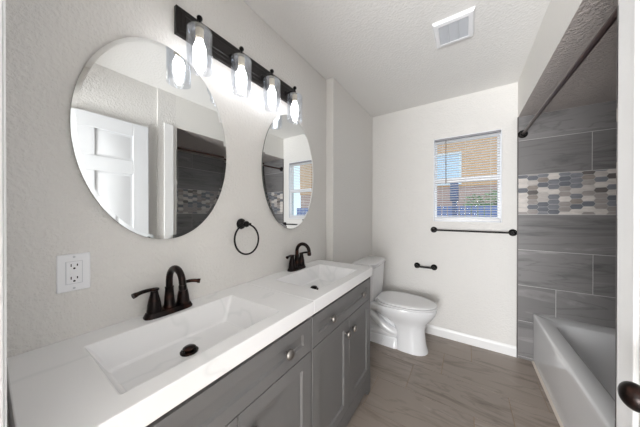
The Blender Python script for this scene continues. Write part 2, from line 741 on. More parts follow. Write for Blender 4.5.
bm = B()
rect_frame(bm, WX0, WX1, WZ0, WZ1, L + 0.028, L + 0.09, 0.013, 0.018, 0.020)
rect_frame(bm, WX0 - 0.0, WX1 + 0.0, WZ0 - 0.0, WZ1 + 0.0, L - 0.003, L + 0.028, 0.008)
obj('window_frame', bm, M['vinyl'], win, bevel=0.003)
ZM = 1.625
bm = B()
rect_frame(bm, WX0 + 0.011, WX1 - 0.011, ZM - 0.028, WZ1 - 0.02, L + 0.062, L + 0.088, 0.017)
us = obj('upper_sash', bm, M['vinyl'], win, bevel=0.002)
bm = B()
add_box(bm, WX0 + 0.024, WX1 - 0.024, L + 0.073, L + 0.077, ZM, WZ1 - 0.04)
obj('pane', bm, M['pane'], us)
bm = B()
rect_frame(bm, WX0 + 0.011, WX1 - 0.011, WZ0 + 0.022, ZM + 0.006, L + 0.030, L + 0.060, 0.018, 0.046, 0.03)
ls = obj('lower_sash', bm, M['vinyl'], win, bevel=0.002)
bm = B()
add_box(bm, WX0 + 0.024, WX1 - 0.024, L + 0.043, L + 0.047, WZ0 + 0.05, ZM - 0.038)
obj('pane', bm, M['pane'], ls)

# --- open door lying against the right wall
door = thing('door_1', (1.398, 0.02, 0.0), 'white six-panel door standing open along the right wall', 'door', None, 'structure')
FX = 1.360          # its face towards the room
y0, y1 = 0.03, 0.812
bm = B()
add_box(bm, FX + 0.008, FX + 0.034, y0, y1, 0.012, 2.035)
st, cm = 0.108, 0.10
ymid = (y0 + y1) / 2
cols = ((y0 + st, ymid - cm / 2), (ymid + cm / 2, y1 - st))
rws = ((0.235, 0.83), (1.00, 1.60), (1.715, 1.925))
add_box(bm, FX, FX + 0.008, y0, y0 + st, 0.012, 2.035)
add_box(bm, FX, FX + 0.008, y1 - st, y1, 0.012, 2.035)
for z0, z1 in ((0.012, 0.235), (0.83, 1.00), (1.60, 1.715), (1.925, 2.035)):
    add_box(bm, FX, FX + 0.008, y0 + st, y1 - st, z0, z1)
for z0, z1 in rws:
    add_box(bm, FX, FX + 0.008, ymid - cm / 2, ymid + cm / 2, z0, z1)
    for a, b in cols:
        i1, i2 = 0.018, 0.042
        rings = [[(FX + 0.008 - d, p, q) for p, q in ((a + i, z0 + i), (b - i, z0 + i), (b - i, z1 - i), (a + i, z1 - i))]
                 for i, d in ((i1, 0.0), (i2, 0.006))]
        loft(bm, rings, False, True)
obj('door_leaf', bm, M['door'], door, bevel=0.002)
bm = B()
KY, KZ = 0.752, 0.893
lathe(bm, [(0.032, 0.0), (0.032, 0.004), (0.026, 0.008), (0.012, 0.011), (0.0105, 0.024)], (FX - 0.0002, KY, KZ), (-1, 0, 0), 28)
obj('knob_rose', bm, M['bronze'], door, smooth=True)
bm = B()
prof = [(0.010, 0.022)] + [(0.0275 * math.sin(t), 0.042 - 0.021 * math.cos(t)) for t in [math.pi * k / 12 for k in range(2, 12)]] + [(0.0005, 0.063)]
lathe(bm, prof, (FX, KY, KZ), (-1, 0, 0), 32)
tag(obj('door_knob', bm, M['bronze'], door, smooth=True, angle=60), 'dark bronze round door knob')
bm = B()
for hz in (0.25, 1.05, 1.85):
    lathe(bm, [(0.006, -0.045), (0.006, 0.045)], (FX + 0.0, 0.024, hz), (0, 0, 1), 12)
obj('hinge', bm, M['bronze'], door)

# ================================================================== OUTSIDE (seen through the window)
bm = B()
add_box(bm, -8, 10, L + 0.12, 14, -0.35, -0.25)
struct('ground', bm, M['ground'], 'dry yard ground outside the window', 'ground')

house = thing('neighbor_house', (0.5, 7.6, -0.25), 'tan neighbouring house seen through the blinds', 'house')
bm = B()
add_box(bm, -4.0, 5.0, 7.6, 9.5, -0.25, 2.05)
obj('brick_wall', bm, M['ext_brick'], house)
bm = B()
add_box(bm, -4.0, 5.0, 7.55, 9.5, 2.05, 4.2)
obj('siding', bm, M['ext_wall'], house)
bm = B()
rect_frame(bm, 0.20, 0.92, 2.10, 3.02, 7.50, 7.56, 0.06)
fr = obj('house_window', bm, M['vinyl'], house)
bm = B()
add_box(bm, 0.26, 0.86, 7.52, 7.54, 2.16, 2.96)
obj('window_pane', bm, M['ext_window'], fr)
bm = B()
vs = [(-4.3, 6.9, 4.0), (5.3, 6.9, 4.0), (5.3, 9.8, 5.2), (-4.3, 9.8, 5.2)]
loft(bm, [[(a, b, c) for a, b, c in vs], [(a, b, c + 0.12) for a, b, c in vs]])
obj('roof', bm, M['roof'], house)

fence = thing('picket_fence', (0.6, 5.4, -0.25), 'low blue-grey picket fence outside behind the blinds', 'fence')
bm = B()
x = -1.6
while x < 3.4:
    add_box(bm, x, x + 0.085, 5.40, 5.42, -0.25, 1.42)
    x += 0.105
obj('pickets', bm, M['ext_fence'], fence)
bm = B()
add_box(bm, -1.6, 3.4, 5.42, 5.46, 0.0, 0.08)
add_box(bm, -1.6, 3.4, 5.42, 5.46, 1.05, 1.13)
obj('fence_rail', bm, M['ext_fence'], fence)

post = thing('mailbox_post', (0.84, 5.1, -0.25), 'dark blue-grey box on a post outside the window', 'post box')
bm = B()
add_box(bm, 0.80, 0.88, 5.08, 5.16, -0.25, 1.52)
obj('post', bm, M['ext_bin'], post)
bm = B()
add_box(bm, 0.765, 0.905, 5.02, 5.24, 1.52, 1.86)
obj('box', bm, M['ext_bin'], post, bevel=0.01)

bush = thing('leafy_bush', (1.50, 6.3, -0.25), 'pale green leafy bush outside the window', 'bush')
bm = B()
rnd = random.Random(3)
for k in range(1500):
    while True:
        q = Vector((rnd.uniform(-1, 1), rnd.uniform(-1, 1), rnd.uniform(-1, 1)))
        if 0.25 < q.length < 1:
            break
    c = Vector((1.50 + q.x * 0.62, 6.3 + q.y * 0.40, 1.15 + q.z * (0.66 + 0.10 * math.sin(6 * q.x))))
    d = Vector((rnd.gauss(0, 1), rnd.gauss(0, 1), rnd.gauss(0, 1))).normalized()
    e = d.cross(Vector((rnd.gauss(0, 1), rnd.gauss(0, 1), rnd.gauss(0, 1)))).normalized()
    s = rnd.uniform(0.03, 0.06)
    n_ = d.cross(e) * s * 0.12
    vs_ = [bm.verts.new(c + p) for p in (-d * s, e * s * 0.45 + n_, d * s, -e * s * 0.45 + n_)]
    bm.faces.new(vs_)
obj('foliage', bm, M['leaf'], bush)
bm = B()
for k in range(5):
    a = k * 1.26
    tube(bm, [(1.50 + 0.03 * math.cos(a), 6.3 + 0.03 * math.sin(a), -0.25), (1.50 + 0.12 * math.cos(a), 6.3 + 0.1 * math.sin(a), 0.4),
              (1.50 + 0.34 * math.cos(a), 6.3 + 0.2 * math.sin(a), 1.1)], [0.025, 0.02, 0.008], 8)
obj('stems', bm, M['bark'], bush)

# ================================================================== VANITIES
CF = 0.452           # cabinet face-frame plane
CH = 0.8925          # counter top
TH = 0.060           # counter slab thickness
CD = 0.4643          # counter depth


def add_shaker(bm_, y0, y1, z0, z1, xf, t=0.020, fw=0.058, rec=0.009):
    """slab with a recessed flat panel inside a bevelled frame"""
    def rg(iy, iz, x):
        return [(x, y0 + iy, z0 + iz), (x, y1 - iy, z0 + iz), (x, y1 - iy, z1 - iz), (x, y0 + iy, z1 - iz)]
    fz = fw * 0.86
    loft(bm_, [rg(0, 0, xf - t), rg(0, 0, xf), rg(fw, fz, xf), rg(fw + 0.0065, fz + 0.0065, xf - rec)])


def knob(parent, y, z):
    bm_ = B()
    lathe(bm_, [(0.0065, 0.0), (0.0062, 0.002), (0.0058, 0.006), (0.0075, 0.010), (0.0150, 0.0125), (0.0195, 0.0165), (0.0208, 0.0205),
                (0.0202, 0.0245), (0.0172, 0.0285), (0.0155, 0.0283), (0.0130, 0.0305), (0.0065, 0.0317), (0.0002, 0.0319)], (CF - 0.0003, y, z), (1, 0, 0), 24)
    obj('knob', bm_, M['nickel'], parent, smooth=True, angle=40)


def vanity(y0, y1, dy0, dy1, label, split):
    t = thing('vanity_cabinet', (0.25, (y0 + y1) / 2, 0.0), label, 'bathroom cabinet', 'grey vanity cabinets along the mirror wall')
    bm_ = B()
    X0, XB = 0.012, CF - 0.021
    top = CH - TH - 0.004
    add_box(bm_, X0, XB, y0, y0 + 0.018, 0.0, top)
    add_box(bm_, X0, XB, y1 - 0.018, y1, 0.0, top)
    add_box(bm_, X0, XB, y0 + 0.018, y1 - 0.018, 0.10, 0.118)
    add_box(bm_, X0, X0 + 0.012, y0 + 0.018, y1 - 0.018, 0.118, 0.70)
    add_box(bm_, XB - 0.02, XB, y0 + 0.018, y1 - 0.018, 0.64, 0.69)
    add_box(bm_, XB - 0.02, XB, y0 + 0.018, y1 - 0.018, top - 0.03, top - 0.004)
    obj('carcass', bm_, M['cab'], t)
    # base rail with bracket feet
    bm_ = B()
    f0, f1 = y0, y1
    prof = [(f0, 0.0), (f0 + 0.045, 0.0), (f0 + 0.06, 0.035), (f0 + 0.085, 0.052), (f1 - 0.085, 0.052), (f1 - 0.06, 0.035),
            (f1 - 0.045, 0.0), (f1, 0.0), (f1, 0.136), (f0, 0.136)]
    loft(bm_, [[(XB, p, q) for p, q in prof], [(CF - 0.001, p, q) for p, q in prof]])
    obj('base_rail', bm_, M['cab'], t)
    for a, b in ((y1 - 0.012, y1), (y0, y0 + 0.008)):
        bm_ = B()
        add_box(bm_, XB, CF - 0.003, a, b, 0.136, top)
        obj('side_stile', bm_, M['cab'], t)
    bm_ = B()
    add_shaker(bm_, dy0, dy1, 0.674, 0.8135, CF, fw=0.052)
    dr = obj('drawer', bm_, M['cab'], t, bevel=0.0010)
    for ky in ((dy0 + dy1) / 2 - 0.198 * (dy1 - dy0) / 0.72, (dy0 + dy1) / 2 + 0.198 * (dy1 - dy0) / 0.72):
        knob(dr, ky, 0.748)
    for a, b, ky in ((dy0, split - 0.0018, split - 0.040), (split + 0.0018, dy1, split + 0.040)):
        bm_ = B()
        add_shaker(bm_, a, b, 0.140, 0.670, CF, fw=0.060)
        d_ = obj('door', bm_, M['cab'], t, bevel=0.0010)
        knob(d_, ky, 0.592)
    return t


vanity(0.0685, 0.7985, 0.076, 0.794, 'grey shaker vanity cabinet nearest the doorway, left of the countertop seam', 0.420)
vanity(0.8015, 1.529, 0.8065, 1.519, 'grey shaker vanity cabinet beside the toilet, right of the countertop seam', 1.177)


def sink_top(y0, y1, ry0, ry1, label):
    t = thing('sink_countertop', (0.25, (y0 + y1) / 2, CH - TH), label, 'sink countertop', 'white countertops with built-in sinks')
    x0, x1 = 0.001, CD
    rx0, rx1 = 0.100, 0.408
    bx0, bx1, by0, by1 = 0.124, 0.388, ry0 + 0.048, ry1 - 0.048
    zb = CH - 0.095

    def rr(a0, a1, b0, b1, z, r, n=5):
        pts = []
        for cx, cy, s in ((a1 - r, b1 - r, 0), (a0 + r, b1 - r, 1), (a0 + r, b0 + r, 2), (a1 - r, b0 + r, 3)):
            for k in range(n + 1):
                an = math.pi / 2 * (s + k / n)
                pts.append((cx + r * math.cos(an), cy + r * math.sin(an), z))
        return pts

    def er(a0, a1, b0, b1, z, n=5):   # outer rectangle with the same point count
        pts = []
        for c in ((a1, b1), (a0, b1), (a0, b0), (a1, b0)):
            pts += [(c[0], c[1], z)] * (n + 1)
        return pts
    bm_ = B()
    e = 0.012
    zt = CH
    zu = CH - TH
    rings = [er(x0, x1, y0, y1, zu), er(x0, x1, y0, y1, zt), rr(rx0, rx1, ry0, ry1, zt, 0.008),
             rr(rx0 + 0.002, rx1 - 0.002, ry0 + 0.002, ry1 - 0.002, zt - 0.003, 0.009),
             rr(bx0 - 0.003, bx1 + 0.003, by0 - 0.004, by1 + 0.004, zb + 0.008, 0.014),
             rr(bx0 + 0.003, bx1 - 0.003, by0 + 0.004, by1 - 0.004, zb + 0.001, 0.014),
             rr(bx0 + 0.02, bx1 - 0.02, by0 + 0.02, by1 - 0.02, zb, 0.014)]
    loft(bm_, rings, False, True)
    rings = [rr(bx0 - e, bx1 + e, by0 - e, by1 + e, zb - e, 0.02), rr(rx0 - e, rx1 + e, ry0 - e, ry1 + e, zu, 0.02), er(x0, x1, y0, y1, zu)]
    loft(bm_, rings, True, False)
    bmesh.ops.remove_doubles(bm_, verts=bm_.verts, dist=1e-5)
    obj('sink_slab', bm_, M['quartz'], t, smooth=True, angle=25, bevel=0.0025)
    bm_ = B()
    dc_ = (0.220, (ry0 + ry1) / 2 - 0.008, zb)
    lathe(bm_, [(0.028, 0.0), (0.0285, 0.004), (0.027, 0.0055), (0.0215, 0.006), (0.0195, 0.002), (0.0155, 0.002), (0.0155, 0.011), (0.0205, 0.012),
                (0.0205, 0.0145), (0.015, 0.0185), (0.0002, 0.020)], dc_, (0, 0, 1), 24)
    tag(obj('drain', bm_, M['bronze'], t, smooth=True, angle=40), 'dark bronze pop-up drain')
    return t


sink_top(0.032, 0.7998, 0.160, 0.643, 'white stone countertop with rectangular sink nearest the doorway')
sink_top(0.8008, 1.5321, 0.926, 1.392, 'white stone countertop with rectangular sink beside the toilet')


# ================================================================== FAUCETS
def faucet(yc, label):
    x = 0.051
    z = CH
    t = thing('sink_faucet', (x, yc, z), label, 'faucet', 'dark bronze centerset faucets')

    def oval(zz, ax, ay, n=32):
        pts = []
        for k in range(n):
            an = 2 * math.pi * k / n
            c, s = math.cos(an), math.sin(an)
            p = 2 / 3.2
            pts.append((x + ax * math.copysign(abs(c) ** p, c), yc + ay * math.copysign(abs(s) ** p, s), z + zz))
        return pts
    bm_ = B()
    loft(bm_, [oval(0.0, 0.030, 0.083), oval(0.006, 0.030, 0.083), oval(0.009, 0.028, 0.081), oval(0.018, 0.025, 0.077), oval(0.0195, 0.022, 0.074)])
    obj('base_plate', bm_, M['bronze'], t, smooth=True, angle=40)
    bm_ = B()
    lathe(bm_, [(0.0205, 0.018), (0.0205, 0.026), (0.0185, 0.030), (0.0165, 0.060), (0.0140, 0.092), (0.0150, 0.094), (0.0150, 0.098), (0.0115, 0.100)],
          (x, yc, z), (0, 0, 1), 24)
    R = 0.052
    cx, cz = x + R, z + 0.124
    pts = [(x, yc, z + 0.092), (x, yc, z + 0.11)]
    for k in range(13):
        a = math.pi - k / 12 * math.pi * 0.97
        pts.append((cx + R * math.cos(a), yc, cz + R * math.sin(a)))
    p = Vector(pts[-1])
    pts += [p + Vector((0.001, 0, -0.010))]
    tube(bm_, pts, [0.0118] * (len(pts) - 2) + [0.0114, 0.0110], 16)
    q = pts[-1]
    lathe(bm_, [(0.0128, -0.004), (0.0132, 0.0), (0.0128, 0.014), (0.0105, 0.016), (0.009, 0.0155), (0.0088, 0.012)], q, (0.03, 0, -1), 20)
    obj('spout', bm_, M['bronze'], t, smooth=True, angle=50)
    for s in (-1, 1):
        hy = yc + s * 0.0505
        bm_ = B()
        lathe(bm_, [(0.0235, 0.018), (0.0235, 0.026), (0.0222, 0.034), (0.0208, 0.048), (0.0175, 0.066), (0.0138, 0.082), (0.0118, 0.093),
                    (0.0130, 0.097), (0.0160, 0.0985), (0.0160, 0.103), (0.012, 0.105), (0.0003, 0.1055)], (x, hy, z), (0, 0, 1), 24)
        h_ = obj('handle', bm_, M['bronze'], t, smooth=True, angle=40)
        bm_ = B()
        w = 0.016 if s < 0 else 0.034      # the far lever is turned a little more to the front
        v = 0.068 if s < 0 else 0.052
        pts = smooth_path([(x, hy - s * 0.006, z + 0.099), (x + w * 0.25, hy + s * v * 0.25, z + 0.1035), (x + w * 0.62, hy + s * v * 0.62, z + 0.104),
                           (x + w, hy + s * v, z + 0.0995)], 5)
        n = len(pts)
        tube(bm_, pts, [0.0065 + 0.0015 * abs(i / (n - 1) - 0.3) + (0.0018 if i > n - 4 else 0) for i in range(n)], 14)
        obj('lever', bm_, M['bronze'], h_, smooth=True, angle=50)
    return t


faucet(0.402, 'dark bronze two-handle faucet on the sink below the outlet and larger mirror')
faucet(1.188, 'dark bronze two-handle faucet on the sink beside the toilet')


# ================================================================== MIRRORS
def mirror(yc, zc, label):
    t = thing('oval_mirror', (0.0, yc, zc), label, 'mirror', 'frameless oval mirrors above the sinks')
    ry, rz = 0.2633, 0.3882
    n = 96

    def ring(x, d):
        return [(x, yc + (ry - d) * math.cos(2 * math.pi * k / n), zc + (rz - d) * math.sin(2 * math.pi * k / n)) for k in range(n)]
    bm_ = B()
    loft(bm_, [ring(0.0138, 0.0126), ring(0.0138, 0.05)], False, False)
    vr = [v for v in bm_.verts]
    bm_.faces.new(vr[-n:])
    obj('mirror_glass', bm_, M['mirror'], t)
    bm_ = B()
    loft(bm_, [ring(0.0131, 0.0), ring(0.0138, 0.0125)], False, False)
    obj('bevelled_edge', bm_, M['mirror'], t, smooth=True, angle=60)
    bm_ = B()
    loft(bm_, [ring(0.0005, 0.004), ring(0.006, 0.002), ring(0.0068, 0.0), ring(0.0130, 0.0)], True, False)
    obj('backing', bm_, M['mirror_back'], t, smooth=True, angle=40)
    return t


mirror(0.4117, 1.5614, 'larger-looking oval frameless mirror, reflecting the white door, above the near sink')
mirror(1.1759, 1.5581, 'narrower-looking oval frameless mirror, reflecting the window, above the far sink')

# ================================================================== VANITY LIGHT
vl = thing('vanity_light', (0.0, 0.82, 2.08), 'dark bronze four-light bar with clear glass shades above the mirrors', 'wall light')
BY0, BY1 = 0.442, 1.200
bm = B()
zc = 2.083


def rrect(x, d):
    return [(x, BY0 + d, zc - 0.058 + d), (x, BY1 - d, zc - 0.058 + d), (x, BY1 - d, zc + 0.058 - d), (x, BY0 + d, zc + 0.058 - d)]


loft(bm, [rrect(0.0005, 0), rrect(0.018, 0), rrect(0.0205, 0.006), rrect(0.0205, 0.014), rrect(0.026, 0.017), rrect(0.026, 0.03), rrect(0.030, 0.034)])
obj('mounting_bar', bm, M['barwood'], vl, bevel=0.001)
for ly in (0.494, 0.698, 0.902, 1.103):
    LX = 0.102
    bm = B()
    lathe(bm, [(0.019, 0.0), (0.018, 0.006), (0.009, 0.010)], (0.029, ly, 2.064), (1, 0, 0), 20)
    tube(bm, smooth_path([(0.034, ly, 2.064), (0.062, ly, 2.066), (0.086, ly, 2.064), (LX, ly, 2.058)], 5), 0.0058, 12)
    lathe(bm, [(0.0075, 0.012), (0.007, 0.024), (0.0045, 0.028), (0.0048, 0.038), (0.0100, 0.040), (0.0115, 0.047), (0.0085, 0.053), (0.0003, 0.055)],
          (LX, ly, 2.034), (0, 0, 1), 16)
    lathe(bm, [(0.010, 0.0), (0.016, 0.004), (0.016, 0.008), (0.0075, 0.013)], (LX, ly, 2.036), (0, 0, 1), 20)
    arm = obj('light_arm', bm, M['black'], vl, smooth=True, angle=40)
    bm = B()
    R = 0.0485
    lathe(bm, [(0.012, 2.0345), (R - 0.010, 2.0335), (R - 0.003, 2.0295), (R, 2.022), (R, 1.868), (R - 0.0022, 1.8665), (R - 0.0024, 1.869), (R - 0.0024, 2.021),
               (R - 0.006, 2.0275), (0.012, 2.0315)], (LX, ly, 0), (0, 0, 1), 40, False, False)
    obj('glass_shade', bm, M['shade'], arm, smooth=True, angle=60)
    bm = B()
    lathe(bm, [(0.012, 2.036), (0.0155, 2.034), (0.0155, 2.002), (0.0135, 2.000), (0.0135, 1.992)], (LX, ly, 0), (0, 0, 1), 20)
    so = obj('socket', bm, M['socket'], arm, smooth=True, angle=40)
    bm = B()
    lathe(bm, [(0.0125, 1.992), (0.0130, 1.985), (0.0180, 1.972), (0.0235, 1.956), (0.0245, 1.944), (0.0225, 1.930), (0.0170, 1.915), (0.0110, 1.904),
               (0.0060, 1.898), (0.0003, 1.896)], (LX, ly, 0), (0, 0, 1), 24)
    tag(obj('bulb', bm, M['bulb'], arm, smooth=True, angle=60), 'glowing white bulb')

# ================================================================== WALL FITTINGS
def rose(bm_, c, axis, r=0.026, reach=0.05):
    lathe(bm_, [(r, 0.0), (r, 0.004), (r * 0.88, 0.008), (r * 0.84, 0.010), (r * 0.62, 0.014), (r * 0.40, 0.018), (r * 0.34, reach - 0.010),
                (r * 0.52, reach - 0.006), (r * 0.58, reach), (r * 0.52, reach + 0.007), (r * 0.25, reach + 0.011), (0.0003, reach + 0.012)], c, axis, 24)


# towel ring
tr = thing('towel_ring', (0.0, 0.772, 1.215), 'round black towel ring on the wall between the two mirrors', 'towel ring')
bm = B()
rose(bm, (0.0005, 0.772, 1.219), (1, 0, 0), 0.029, 0.044)
tube(bm, [(0.044, 0.766, 1.219), (0.044, 0.800, 1.217)], [0.0072, 0.0078], 12)
obj('wall_post', bm, M['black'], tr, smooth=True, angle=40)
bm = B()
tube(bm, [(0.0445 - 0.006 * math.sin(2 * math.pi * k / 48), 0.777 + 0.077 * math.cos(2 * math.pi * k / 48), 1.138 + 0.079 * math.sin(2 * math.pi * k / 48)) for k in range(48)],
     0.0047, 10, closed=True)
obj('ring', bm, M['black'], tr, smooth=True, angle=60)

# towel bar under the window
tb = thing('towel_bar', (1.057, L, 1.102), 'long black towel bar on the back wall below the window', 'towel bar')
for px in (0.742, 1.374):
    bm = B()
    rose(bm, (px, L - 0.0005, 1.103), (0, -1, 0), 0.031, 0.052)
    obj('bar_post', bm, M['black'], tb, smooth=True, angle=40)
bm = B()
tube(bm, [(0.748, L - 0.052, 1.103), (1.368, L - 0.052, 1.103)], 0.0083, 14)
obj('bar', bm, M['black'], tb, smooth=True)

# toilet paper holder
tp = thing('toilet_paper_holder', (0.66, L, 0.706), 'short black empty toilet paper holder on the wall beside the toilet', 'paper holder')
for px in (0.580, 0.745):
    bm = B()
    rose(bm, (px, L - 0.0005, 0.707), (0, -1, 0), 0.031, 0.056)
    obj('holder_post', bm, M['black'], tp, smooth=True, angle=40)
bm = B()
tube(bm, [(0.586, L - 0.056, 0.707), (0.739, L - 0.056, 0.707)], 0.0098, 14)
obj('roller', bm, M['black'], tp, smooth=True)

# shower curtain rod
rod = thing('shower_curtain_rod', (1.436, 1.85, 1.95), 'dark bronze shower curtain rod spanning the tub opening', 'curtain rod')
ra, rb = Vector((1.436, L - 0.0125, 1.967)), Vector((1.432, AY0 + 0.0005, 1.932))
bm = B()
tube(bm, [ra + (rb - ra) * 0.006, rb + (ra - rb) * 0.006], 0.0118, 18)
obj('rod_tube', bm, M['rod'], rod, smooth=True)
for c, ax, fr_, fd in ((ra, (0, -1, 0), 0.034, 1.0), (rb, (0, 1, 0), 0.024, 0.5)):
    bm = B()
    lathe(bm, [(fr_, 0.0), (fr_, 0.006 * fd), (fr_ * 0.88, 0.010 * fd), (fr_ * 0.62, 0.014 * fd), (fr_ * 0.54, 0.030 * fd), (fr_ * 0.5, 0.032 * fd)], c, ax, 28)
    obj('rod_flange', bm, M['black'], rod, smooth=True, angle=40)

# outlet
ol = thing('wall_outlet', (0.0, 0.156, 1.095), 'white square-faced wall outlet left of the near faucet', 'outlet')
oy, oz = 0.1565, 1.094
bm = B()
add_box(bm, 0.0003, 0.0065, oy - 0.036, oy + 0.036, oz - 0.0575, oz + 0.0575)
obj('cover_plate', bm, M['plastic'], ol, bevel=0.003)
bm = B()
add_box(bm, 0.004, 0.0085, oy - 0.0168, oy + 0.0168, oz - 0.0335, oz + 0.0335)
rc = obj('receptacle', bm, M['plastic'], ol, bevel=0.001)
bm = B()   # dark line round the receptacle
rect = ((-0.0182, 0.0182, -0.0349, -0.0337), (-0.0182, 0.0182, 0.0337, 0.0349), (-0.0182, -0.017, -0.0337, 0.0337), (0.017, 0.0182, -0.0337, 0.0337))
for a, b, c, d in rect:
    add_box(bm, 0.005, 0.00665, oy + a, oy + b, oz + c, oz + d)
obj('receptacle_gap', bm, M['grey_plastic'], ol)
for dz in (0.0195, -0.0195):
    for a, b, c, d in ((-0.0078, -0.0055, -0.001, 0.0075), (0.0052, 0.0078, 0.0, 0.0068)):
        bm = B()
        add_box(bm, 0.0075, 0.0088, oy + a, oy + b, oz + dz + c, oz + dz + d)
        obj('slot', bm, M['slot'], rc)
    bm = B()
    lathe(bm, [(0.0028, 0.0), (0.0028, 0.0013)], (0.0075, oy, oz + dz - 0.0065), (1, 0, 0), 12)
    obj('ground_hole', bm, M['slot'], rc)
for dz in (0.004, -0.004):
    bm = B()
    add_box(bm, 0.0075, 0.0094, oy - 0.008, oy + 0.008, oz + dz - 0.0028, oz + dz + 0.0028)
    obj('test_button', bm, M['plastic'], rc, bevel=0.0005)
for dz in (0.048, -0.048):
    bm = B()
    lathe(bm, [(0.003, 0.0), (0.003, 0.0008), (0.002, 0.0014), (0.0003, 0.0014)], (0.0064, oy, oz + dz), (1, 0, 0), 12)
    obj('screw', bm, M['grey_plastic'], ol)

# ceiling exhaust vent
ev = thing('exhaust_vent', (0.953, 1.637, H), 'square white exhaust fan grille on the ceiling', 'ceiling vent')
vx0, vx1, vy0, vy1 = 0.846, 1.062, 1.520, 1.752
bm = B()
def vr_(d, z):
    return [(vx0 + d, vy0 + d, z), (vx1 - d, vy0 + d, z), (vx1 - d, vy1 - d, z), (vx0 + d, vy1 - d, z)]
loft(bm, [vr_(0, H - 0.0005), vr_(0, H - 0.007), vr_(0.008, H - 0.017), vr_(0.030, H - 0.019), vr_(0.031, H - 0.010)], False, False)
obj('grille_frame', bm, M['plastic'], ev)
bm = B()
add_box(bm, vx0 + 0.03, vx1 - 0.03, vy0 + 0.03, vy1 - 0.03, H - 0.006, H - 0.002)
obj('dark_backing', bm, M['vent_back'], ev)
bm = B()
nsl = 19
for k in range(nsl):
    yy = vy0 + 0.034 + (vy1 - vy0 - 0.068) * k / (nsl - 1)
    add_box(bm, vx0 + 0.031, vx1 - 0.031, yy - 0.0019, yy + 0.0019, H - 0.0165, H - 0.0065)
for k in (1, 2):
    xx = vx0 + 0.03 + (vx1 - vx0 - 0.06) * k / 3
    add_box(bm, xx - 0.003, xx + 0.003, vy0 + 0.031, vy1 - 0.031, H - 0.0172, H - 0.0068)
obj('louvers', bm, M['grey_plastic'], ev)

# ================================================================== WINDOW BLIND
bl = thing('window_blind', ((WX0 + WX1) / 2, L + 0.012, WZ0 + 0.03), 'white mini blind with open slats hanging in the window', 'window blind')
bx0, bx1 = WX0 + 0.0105, WX1 - 0.0105
bm = B()
add_box(bm, bx0, bx1, L - 0.004, L + 0.022, WZ1 - 0.026, WZ1 - 0.009)
obj('headrail', bm, M['headrail'], bl, bevel=0.002)
bm = B()
zz = WZ1 - 0.036
N = 34
zbot = WZ0 + 0.040
for k in range(N):
    z = zz - (zz - zbot) * k / (N - 1)
    # curved slat, slightly tilted
    ring0, ring1 = [], []
    for X, rg in ((bx0 + 0.003, ring0), (bx1 - 0.003, ring1)):
        top, bot = [], []
        for j in range(5):
            s = j / 4 - 0.5
            yy = L + 0.010 + s * 0.0235
            cz = z + 0.0016 * (1 - 4 * s * s) - s * 0.0060
            top.append((X, yy, cz + 0.0003))
            bot.append((X, yy, cz - 0.0003))
        rg += top + bot[::-1]
    loft(bm, [ring0, ring1])
obj('slats', bm, M['blind'], bl)
bm = B()
add_box(bm, bx0, bx1, L - 0.002, L + 0.021, WZ0 + 0.016, WZ0 + 0.029)
obj('bottom_rail', bm, M['blind'], bl, bevel=0.002)
bm = B()
for xx in (bx0 + 0.07, (bx0 + bx1) / 2, bx1 - 0.07):
    for yy in (L - 0.0025, L + 0.0225):
        add_box(bm, xx - 0.0006, xx + 0.0006, yy - 0.0005, yy + 0.0005, WZ0 + 0.024, WZ1 - 0.030)
obj('ladder_cords', bm, M['blind'], bl)
bm = B()
tube(bm, [(0.851, L - 0.008, WZ1 - 0.028), (0.851, L - 0.010, WZ1 - 0.05), (0.852, L - 0.010, 1.575)], [0.002, 0.0032, 0.0036], 8)
obj('tilt_wand', bm, M['wand'], bl, smooth=True)

# ================================================================== BATHTUB
tub = thing('bathtub', (1.9, 1.84, 0.0), 'white alcove bathtub with a plain apron beside the grey tile', 'bathtub')
TX0, TX1, TY0, TY1, TZ = 1.507, AX - 0.001, AY0 + 0.001, L - 0.0135, 0.415


def rrect_xy(x0, x1, y0, y1, z, r, n=8):
    pts = []
    for cx, cy, s in ((x1 - r, y1 - r, 0), (x0 + r, y1 - r, 1), (x0 + r, y0 + r, 2), (x1 - r, y0 + r, 3)):
        for k in range(n + 1):
            an = math.pi / 2 * (s + k / n)
            pts.append((cx + r * math.cos(an), cy + r * math.sin(an), z))
    return pts


bm = B()
rings = [rrect_xy(TX0 + 0.004, TX1, TY0, TY1, 0.0, 0.003),
         rrect_xy(TX0 + 0.002, TX1, TY0, TY1, TZ - 0.05, 0.003),
         rrect_xy(TX0, TX1, TY0, TY1, TZ - 0.020, 0.003),
         rrect_xy(TX0 + 0.002, TX1, TY0, TY1, TZ - 0.006, 0.004),
         rrect_xy(TX0 + 0.010, TX1, TY0, TY1, TZ, 0.006),
         rrect_xy(TX0 + 0.085, TX1 - 0.055, TY0 + 0.07, TY1 - 0.118, TZ - 0.001, 0.10),
         rrect_xy(TX0 + 0.097, TX1 - 0.064, TY0 + 0.08, TY1 - 0.131, TZ - 0.008, 0.10),
         rrect_xy(TX0 + 0.106, TX1 - 0.072, TY0 + 0.09, TY1 - 0.148, TZ - 0.04, 0.10),
         rrect_xy(TX0 + 0.135, TX1 - 0.10, TY0 + 0.11, TY1 - 0.27, 0.16, 0.10),
         rrect_xy(TX0 + 0.165, TX1 - 0.13, TY0 + 0.14, TY1 - 0.33, 0.105, 0.09),
         rrect_xy(TX0 + 0.23, TX1 - 0.19, TY0 + 0.22, TY1 - 0.41, 0.09, 0.06)]
loft(bm, rings, True, True)
obj('tub_shell', bm, M['acrylic'], tub, smooth=True, angle=50)
bm = B()
lathe(bm, [(0.03, 0.0), (0.03, 0.003), (0.02, 0.004), (0.0003, 0.003)], (1.87, TY0 + 0.30, 0.0902), (0, 0, 1), 24)
obj('tub_drain', bm, M['nickel'], tub)
